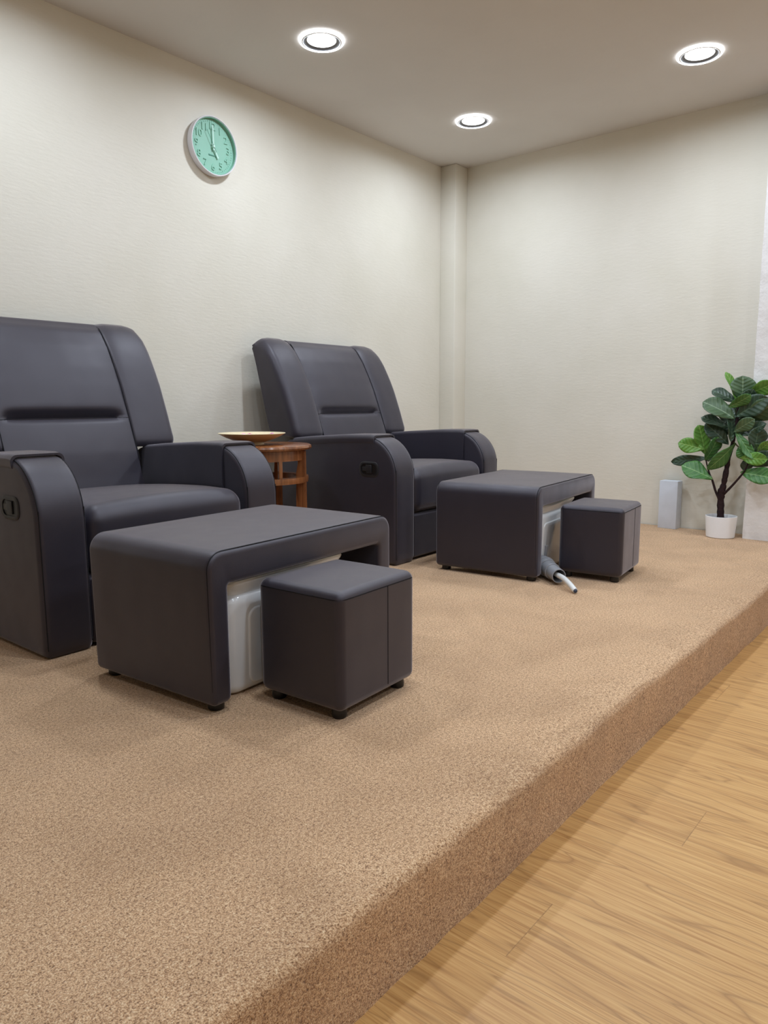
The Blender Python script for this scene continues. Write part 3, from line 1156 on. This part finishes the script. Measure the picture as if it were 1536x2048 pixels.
# ------------------------------------------------------------------ grey block against the end wall
def grey_block():
    o = box('grey_block', -0.039, 0.039, -0.058, 0.058, 0, 0.306, BOARDG, None, 0.0025, 2)
    o.location = (4.735, 1.572, 0.0)
    o.rotation_euler = (0, 0, radians(-3))
    tag(o, 'plain grey upright block standing against the end wall beside the potted plant', 'block')
grey_block()

# ------------------------------------------------------------------ potted fig plant
LEAVES = [
   ((-0.05, -0.056, 0.798), (-0.07, 0.009, 0.965), 0.046, 0.1, 20),
   ((-0.04, -0.07, 0.809), (-0.045, -0.069, 0.942), 0.117, 0.6, -10),
   ((-0.03, -0.102, 0.849), (-0.06, -0.236, 0.903), 0.069, 0.05, 25),
   ((0.0, -0.019, 0.806), (-0.02, 0.093, 0.873), 0.071, 0.9, 15),
   ((-0.06, -0.033, 0.715), (-0.1, 0.113, 0.806), 0.107, 0.6, 10),
   ((-0.09, -0.018, 0.775), (-0.12, -0.127, 0.83), 0.055, 0.5, 30),
   ((-0.06, -0.053, 0.724), (-0.09, -0.203, 0.819), 0.099, 0.75, -15),
   ((-0.03, -0.091, 0.7), (-0.07, -0.246, 0.794), 0.11, 0.6, 10),
   ((-0.05, -0.006, 0.659), (-0.08, 0.128, 0.715), 0.061, 0.7, 20),
   ((-0.02, -0.002, 0.562), (-0.06, 0.108, 0.672), 0.086, 0.75, -10),
   ((-0.07, -0.034, 0.583), (-0.05, -0.027, 0.715), 0.063, 0.8, 20),
   ((-0.07, -0.047, 0.635), (-0.1, -0.148, 0.699), 0.066, 0.6, 0),
   ((-0.04, -0.055, 0.612), (-0.07, -0.199, 0.677), 0.063, 0.85, -20),
   ((-0.06, -0.056, 0.627), (-0.1, -0.162, 0.491), 0.042, 0.45, 35),
   ((0.0, 0.127, 0.499), (-0.02, 0.159, 0.657), 0.104, 0.15, 10),
   ((-0.03, 0.13, 0.524), (-0.06, 0.261, 0.557), 0.076, 0.1, -15),
   ((-0.04, 0.109, 0.464), (-0.05, 0.042, 0.586), 0.076, 0.3, 25),
   ((-0.01, 0.118, 0.469), (-0.02, 0.309, 0.439), 0.056, 0.8, -10),
   ((-0.05, 0.069, 0.355), (-0.1, 0.216, 0.428), 0.102, 0.35, 15),
   ((-0.04, -0.046, 0.556), (-0.08, 0.071, 0.408), 0.074, 0.5, -25),
   ((-0.05, -0.152, 0.517), (-0.07, -0.177, 0.654), 0.1, 0.95, 10),
   ((-0.05, -0.097, 0.397), (-0.12, -0.278, 0.384), 0.085, 0.35, 10),
   ((-0.05, -0.138, 0.476), (-0.07, -0.079, 0.541), 0.07, 0.5, -20),
   ((-0.08, -0.097, 0.483), (-0.11, -0.23, 0.484), 0.062, 0.15, 20),
   ((-0.06, -0.168, 0.514), (-0.09, -0.245, 0.583), 0.047, 0.15, 20),
   ((-0.05, -0.15, 0.444), (-0.08, -0.248, 0.508), 0.08, 0.9, -10),
   ((-0.02, -0.108, 0.399), (-0.03, -0.116, 0.477), 0.07, 0.75, 10),
   ((0.04, -0.012, 0.691), (0.06, 0.041, 0.78), 0.087, 0.85, 0),
   ((0.0, -0.05, 0.684), (-0.03, -0.155, 0.759), 0.089, 0.85, 0),
   ((0.04, -0.009, 0.623), (0.05, 0.076, 0.689), 0.087, 0.9, 0),
   ((-0.03, -0.06, 0.758), (-0.06, -0.128, 0.862), 0.081, 0.8, 0),
   ((0.02, -0.026, 0.613), (0.02, -0.068, 0.706), 0.083, 0.9, 0),
   ((0.03, 0.114, 0.452), (0.04, 0.101, 0.544), 0.066, 0.6, 0),
   ((0.02, 0.013, 0.616), (0.0, 0.102, 0.629), 0.075, 0.85, 15),
   ((-0.03, -0.05, 0.707), (-0.02, -0.089, 0.802), 0.074, 0.7, -20),
   ((0.0, 0.005, 0.684), (0.01, 0.054, 0.75), 0.071, 0.8, 10),
   ((-0.01, -0.062, 0.655), (-0.04, -0.172, 0.723), 0.074, 0.9, -10),
   ((-0.04, -0.127, 0.493), (-0.05, -0.186, 0.558), 0.066, 0.6, 10),
]
TRUNK = [(0.0, 0.016, 0.114), (0.0, 0.022, 0.255), (0.0, 0.013, 0.301), (0.0, 0.002, 0.388), (0.0, -0.007, 0.478), (-0.01, -0.022, 0.535), (-0.02, -0.034, 0.605), (-0.03, -0.047, 0.698), (-0.03, -0.051, 0.799)]
BRANCH_A = [(0.0, 0.022, 0.21), (-0.01, 0.026, 0.226), (-0.02, 0.048, 0.276), (-0.03, 0.068, 0.342), (-0.04, 0.08, 0.372), (-0.03, 0.103, 0.43), (-0.02, 0.121, 0.494)]
BRANCH_B = [(0.0, 0.01, 0.256), (-0.01, -0.003, 0.269), (-0.03, -0.048, 0.32), (-0.05, -0.096, 0.383), (-0.06, -0.118, 0.42), (-0.06, -0.137, 0.487)]
BRANCH_C = [(-0.01, -0.023, 0.564), (-0.03, -0.042, 0.565), (-0.05, -0.07, 0.544), (-0.05, -0.107, 0.514), (-0.06, -0.137, 0.487)]

def plant():
    t = thing('potted_plant', 'artificial fig plant with broad green leaves in a white pot by the pillar', 'potted plant', (4.600, 1.222, 0))
    off = Vector((0, -0.012, 0))
    lathe('pot', [(0, 0.0), (0.074, 0.0), (0.079, 0.004), (0.088, 0.125), (0.088, 0.128), (0.0855, 0.129), (0.083, 0.126), (0.080, 0.10), (0, 0.10)], POTW, t, 56)
    lathe('soil', [(0, 0.112), (0.03, 0.113), (0.06, 0.110), (0.0815, 0.108)], SOIL, t, 40)
    def wood(name, pts, r0, r1, mat, sub=7, lump=0.12, parent=t):
        P = smooth_path([Vector(p) + off for p in pts], sub)
        rad = []
        for i, p in enumerate(P):
            k = i / (len(P) - 1)
            rad.append((r0 + (r1 - r0) * k ** 0.8) * (1 + lump * noise.noise(p * 45)))
        return tube(name, P, rad, mat, parent, 12, 60)
    wood('trunk', TRUNK, 0.0225, 0.0070, BARK, 8, 0.35)
    wood('branch', BRANCH_A, 0.0095, 0.0035, BARK)
    wood('branch', BRANCH_B, 0.0095, 0.0035, BARK)
    wood('branch', BRANCH_C, 0.005, 0.003, STEMG)
    view = Vector((-0.76, -0.64, 0.25)).normalized()
    for i, (b, tp, w, tone, roll) in enumerate(LEAVES):
        B, T = Vector(b) + off, Vector(tp) + off
        ax = T - B
        L = ax.length
        d = ax.normalized()
        B = B - d * 0.06 * L
        L *= 1.12
        nrm = (view - d * view.dot(d)).normalized()
        nrm = Matrix.Rotation(radians(roll), 3, d) @ nrm
        side = d.cross(nrm).normalized()
        w2 = 1.22 * w / max(0.6, cos(radians(roll)))
        NU, NVv = 14, 8
        rr = random.Random(100 + i)
        curl = 0.10 + 0.10 * rr.random()
        cup = 0.10 + 0.12 * rr.random()
        wav = rr.random() * 6
        V, F, UV = [], [], []
        for a in range(NU + 1):
            s = a / NU
            # obovate outline: narrow at the stalk, widest past the middle, blunt tip
            out = (sin(pi * s ** 1.2) ** 0.55) * (0.60 + 0.40 * min(1, s * 1.6)) if 0 < s < 1 else 0.0
            out = max(out, 0.035)
            for c in range(NVv + 1):
                q = -1 + 2 * c / NVv
                x = q * out * w2 / 2
                h = cup * abs(x) - curl * L * (s - 0.35) ** 2 + 0.006 * sin(wav + s * 9 + q * 2) * abs(q)
                V.append(B + d * (L * s) + side * x + nrm * h)
                UV.append((0.5 + 0.5 * q * out, s))
        for a in range(NU):
            for c in range(NVv):
                F.append((a * (NVv + 1) + c, a * (NVv + 1) + c + 1, (a + 1) * (NVv + 1) + c + 1, (a + 1) * (NVv + 1) + c))
        me = bpy.data.meshes.new('leaf')
        me.from_pydata([tuple(v) for v in V], [], F)
        uvl = me.uv_layers.new(name='UVMap')
        for lp in me.loops:
            uvl.data[lp.index].uv = UV[lp.vertex_index]
        mat = LEAFM[0] if tone < 0.22 else LEAFM[1] if tone < 0.52 else LEAFM[2] if tone < 0.68 else LEAFM[3]
        o = link('leaf', me, mat, t, True)
        sd = o.modifiers.new('thickness', 'SOLIDIFY')
        sd.thickness = 0.0012
    return t
plant()

# ------------------------------------------------------------------ ceiling downlights on a 1.33 m grid
def downlight(label, loc):
    t = thing('downlight', label, 'ceiling light', loc, 0, 'round ceiling downlights')
    lathe('trim_ring', [(0.088, 0.0), (0.088, -0.011), (0.0905, -0.0125), (0.0945, -0.0125), (0.0965, -0.011), (0.097, 0.0)], RIMW, t, 64)
    lathe('halo_ring', [(0.0975, 0.0), (0.0975, -0.0085), (0.100, -0.0105), (0.106, -0.0100), (0.1085, -0.007), (0.1085, -0.0005)], HALO, t, 64)  # emission added to the outer ring to imitate bloom around the lamp
    lathe('reflector', [(0.0885, -0.008), (0.086, -0.010), (0.073, -0.003), (0.070, -0.0025)], RIMG, t, 64)
    lathe('diffuser', [(0.0, -0.0048), (0.060, -0.0044), (0.0695, -0.0026), (0.0705, -0.0012)], LAMP, t, 64)
    lt = bpy.data.lights.new('lamp', 'AREA')
    lt.shape = 'DISK'; lt.size = 0.138; lt.energy = LAMP_W; lt.spread = radians(173); lt.color = LAMP_C
    lo = bpy.data.objects.new('lamp', lt); COL.objects.link(lo)
    lo.parent = t; lo.location = (0, 0, -0.006)
    return t
LAMP_W = 10.8
LAMP_C = (0.785, 0.885, 1.01)
xs = [0.064, 1.390, 2.716, 4.040]
ys = [2.658, 1.316, -0.026, -1.368]
LBL = {(2, 0): 'lit round ceiling downlight nearest the wall clock', (3, 0): 'lit round ceiling downlight nearest the corner column', (3, 1): 'lit round ceiling downlight nearest the end wall, above the potted plant'}
protod = None
for i, x in enumerate(xs):
    for j, y in enumerate(ys):
        if (i == 0 and j != 2) or (i == 3 and j == 3):  # unseen lamps are assumed
            continue
        lab = LBL.get((i, j), 'assumed lit round ceiling downlight outside the picture, over the room')
        if protod is None:
            protod = downlight(lab, (x, y, CEIL))
            o = protod
        else:
            o = copy_tree(protod)
            o.location = (x, y, CEIL)
            o['label'] = lab

# ------------------------------------------------------------------ world, camera, view
w = bpy.data.worlds.new('World')
sc.world = w
w.use_nodes = True
w.node_tree.nodes['Background'].inputs['Color'].default_value = (0.05, 0.05, 0.05, 1)
w.node_tree.nodes['Background'].inputs['Strength'].default_value = 0.3

cam = bpy.data.cameras.new('camera')
cam.sensor_width = 36.0
cam.lens = 1456.516 / 2048 * 36.0
cam.clip_start = 0.02
co = bpy.data.objects.new('camera', cam)
COL.objects.link(co)
Rv = Vector((0.64228168, -0.76646025, -0.00359608))
Uv = Vector((0.11519213, 0.09188862, 0.98908405))
Fv = Vector((0.75776317, 0.6356848, -0.14730857))
co.matrix_world = Matrix(((Rv.x, Uv.x, -Fv.x, 0.0), (Rv.y, Uv.y, -Fv.y, 0.0), (Rv.z, Uv.z, -Fv.z, 0.8), (0, 0, 0, 1)))
sc.camera = co

vs = sc.view_settings
sc.display_settings.display_device = 'sRGB'
vs.view_transform = 'Standard'
vs.look = 'None'
vs.exposure = 0.0
vs.gamma = 1.0
vs.use_curve_mapping = False
cy = sc.cycles
cy.use_denoising = True
cy.max_bounces = 8
cy.diffuse_bounces = 4
cy.glossy_bounces = 3
cy.adaptive_threshold = 0.04
cy.caustics_reflective = False
cy.caustics_refractive = False
cy.sample_clamp_indirect = 6.0
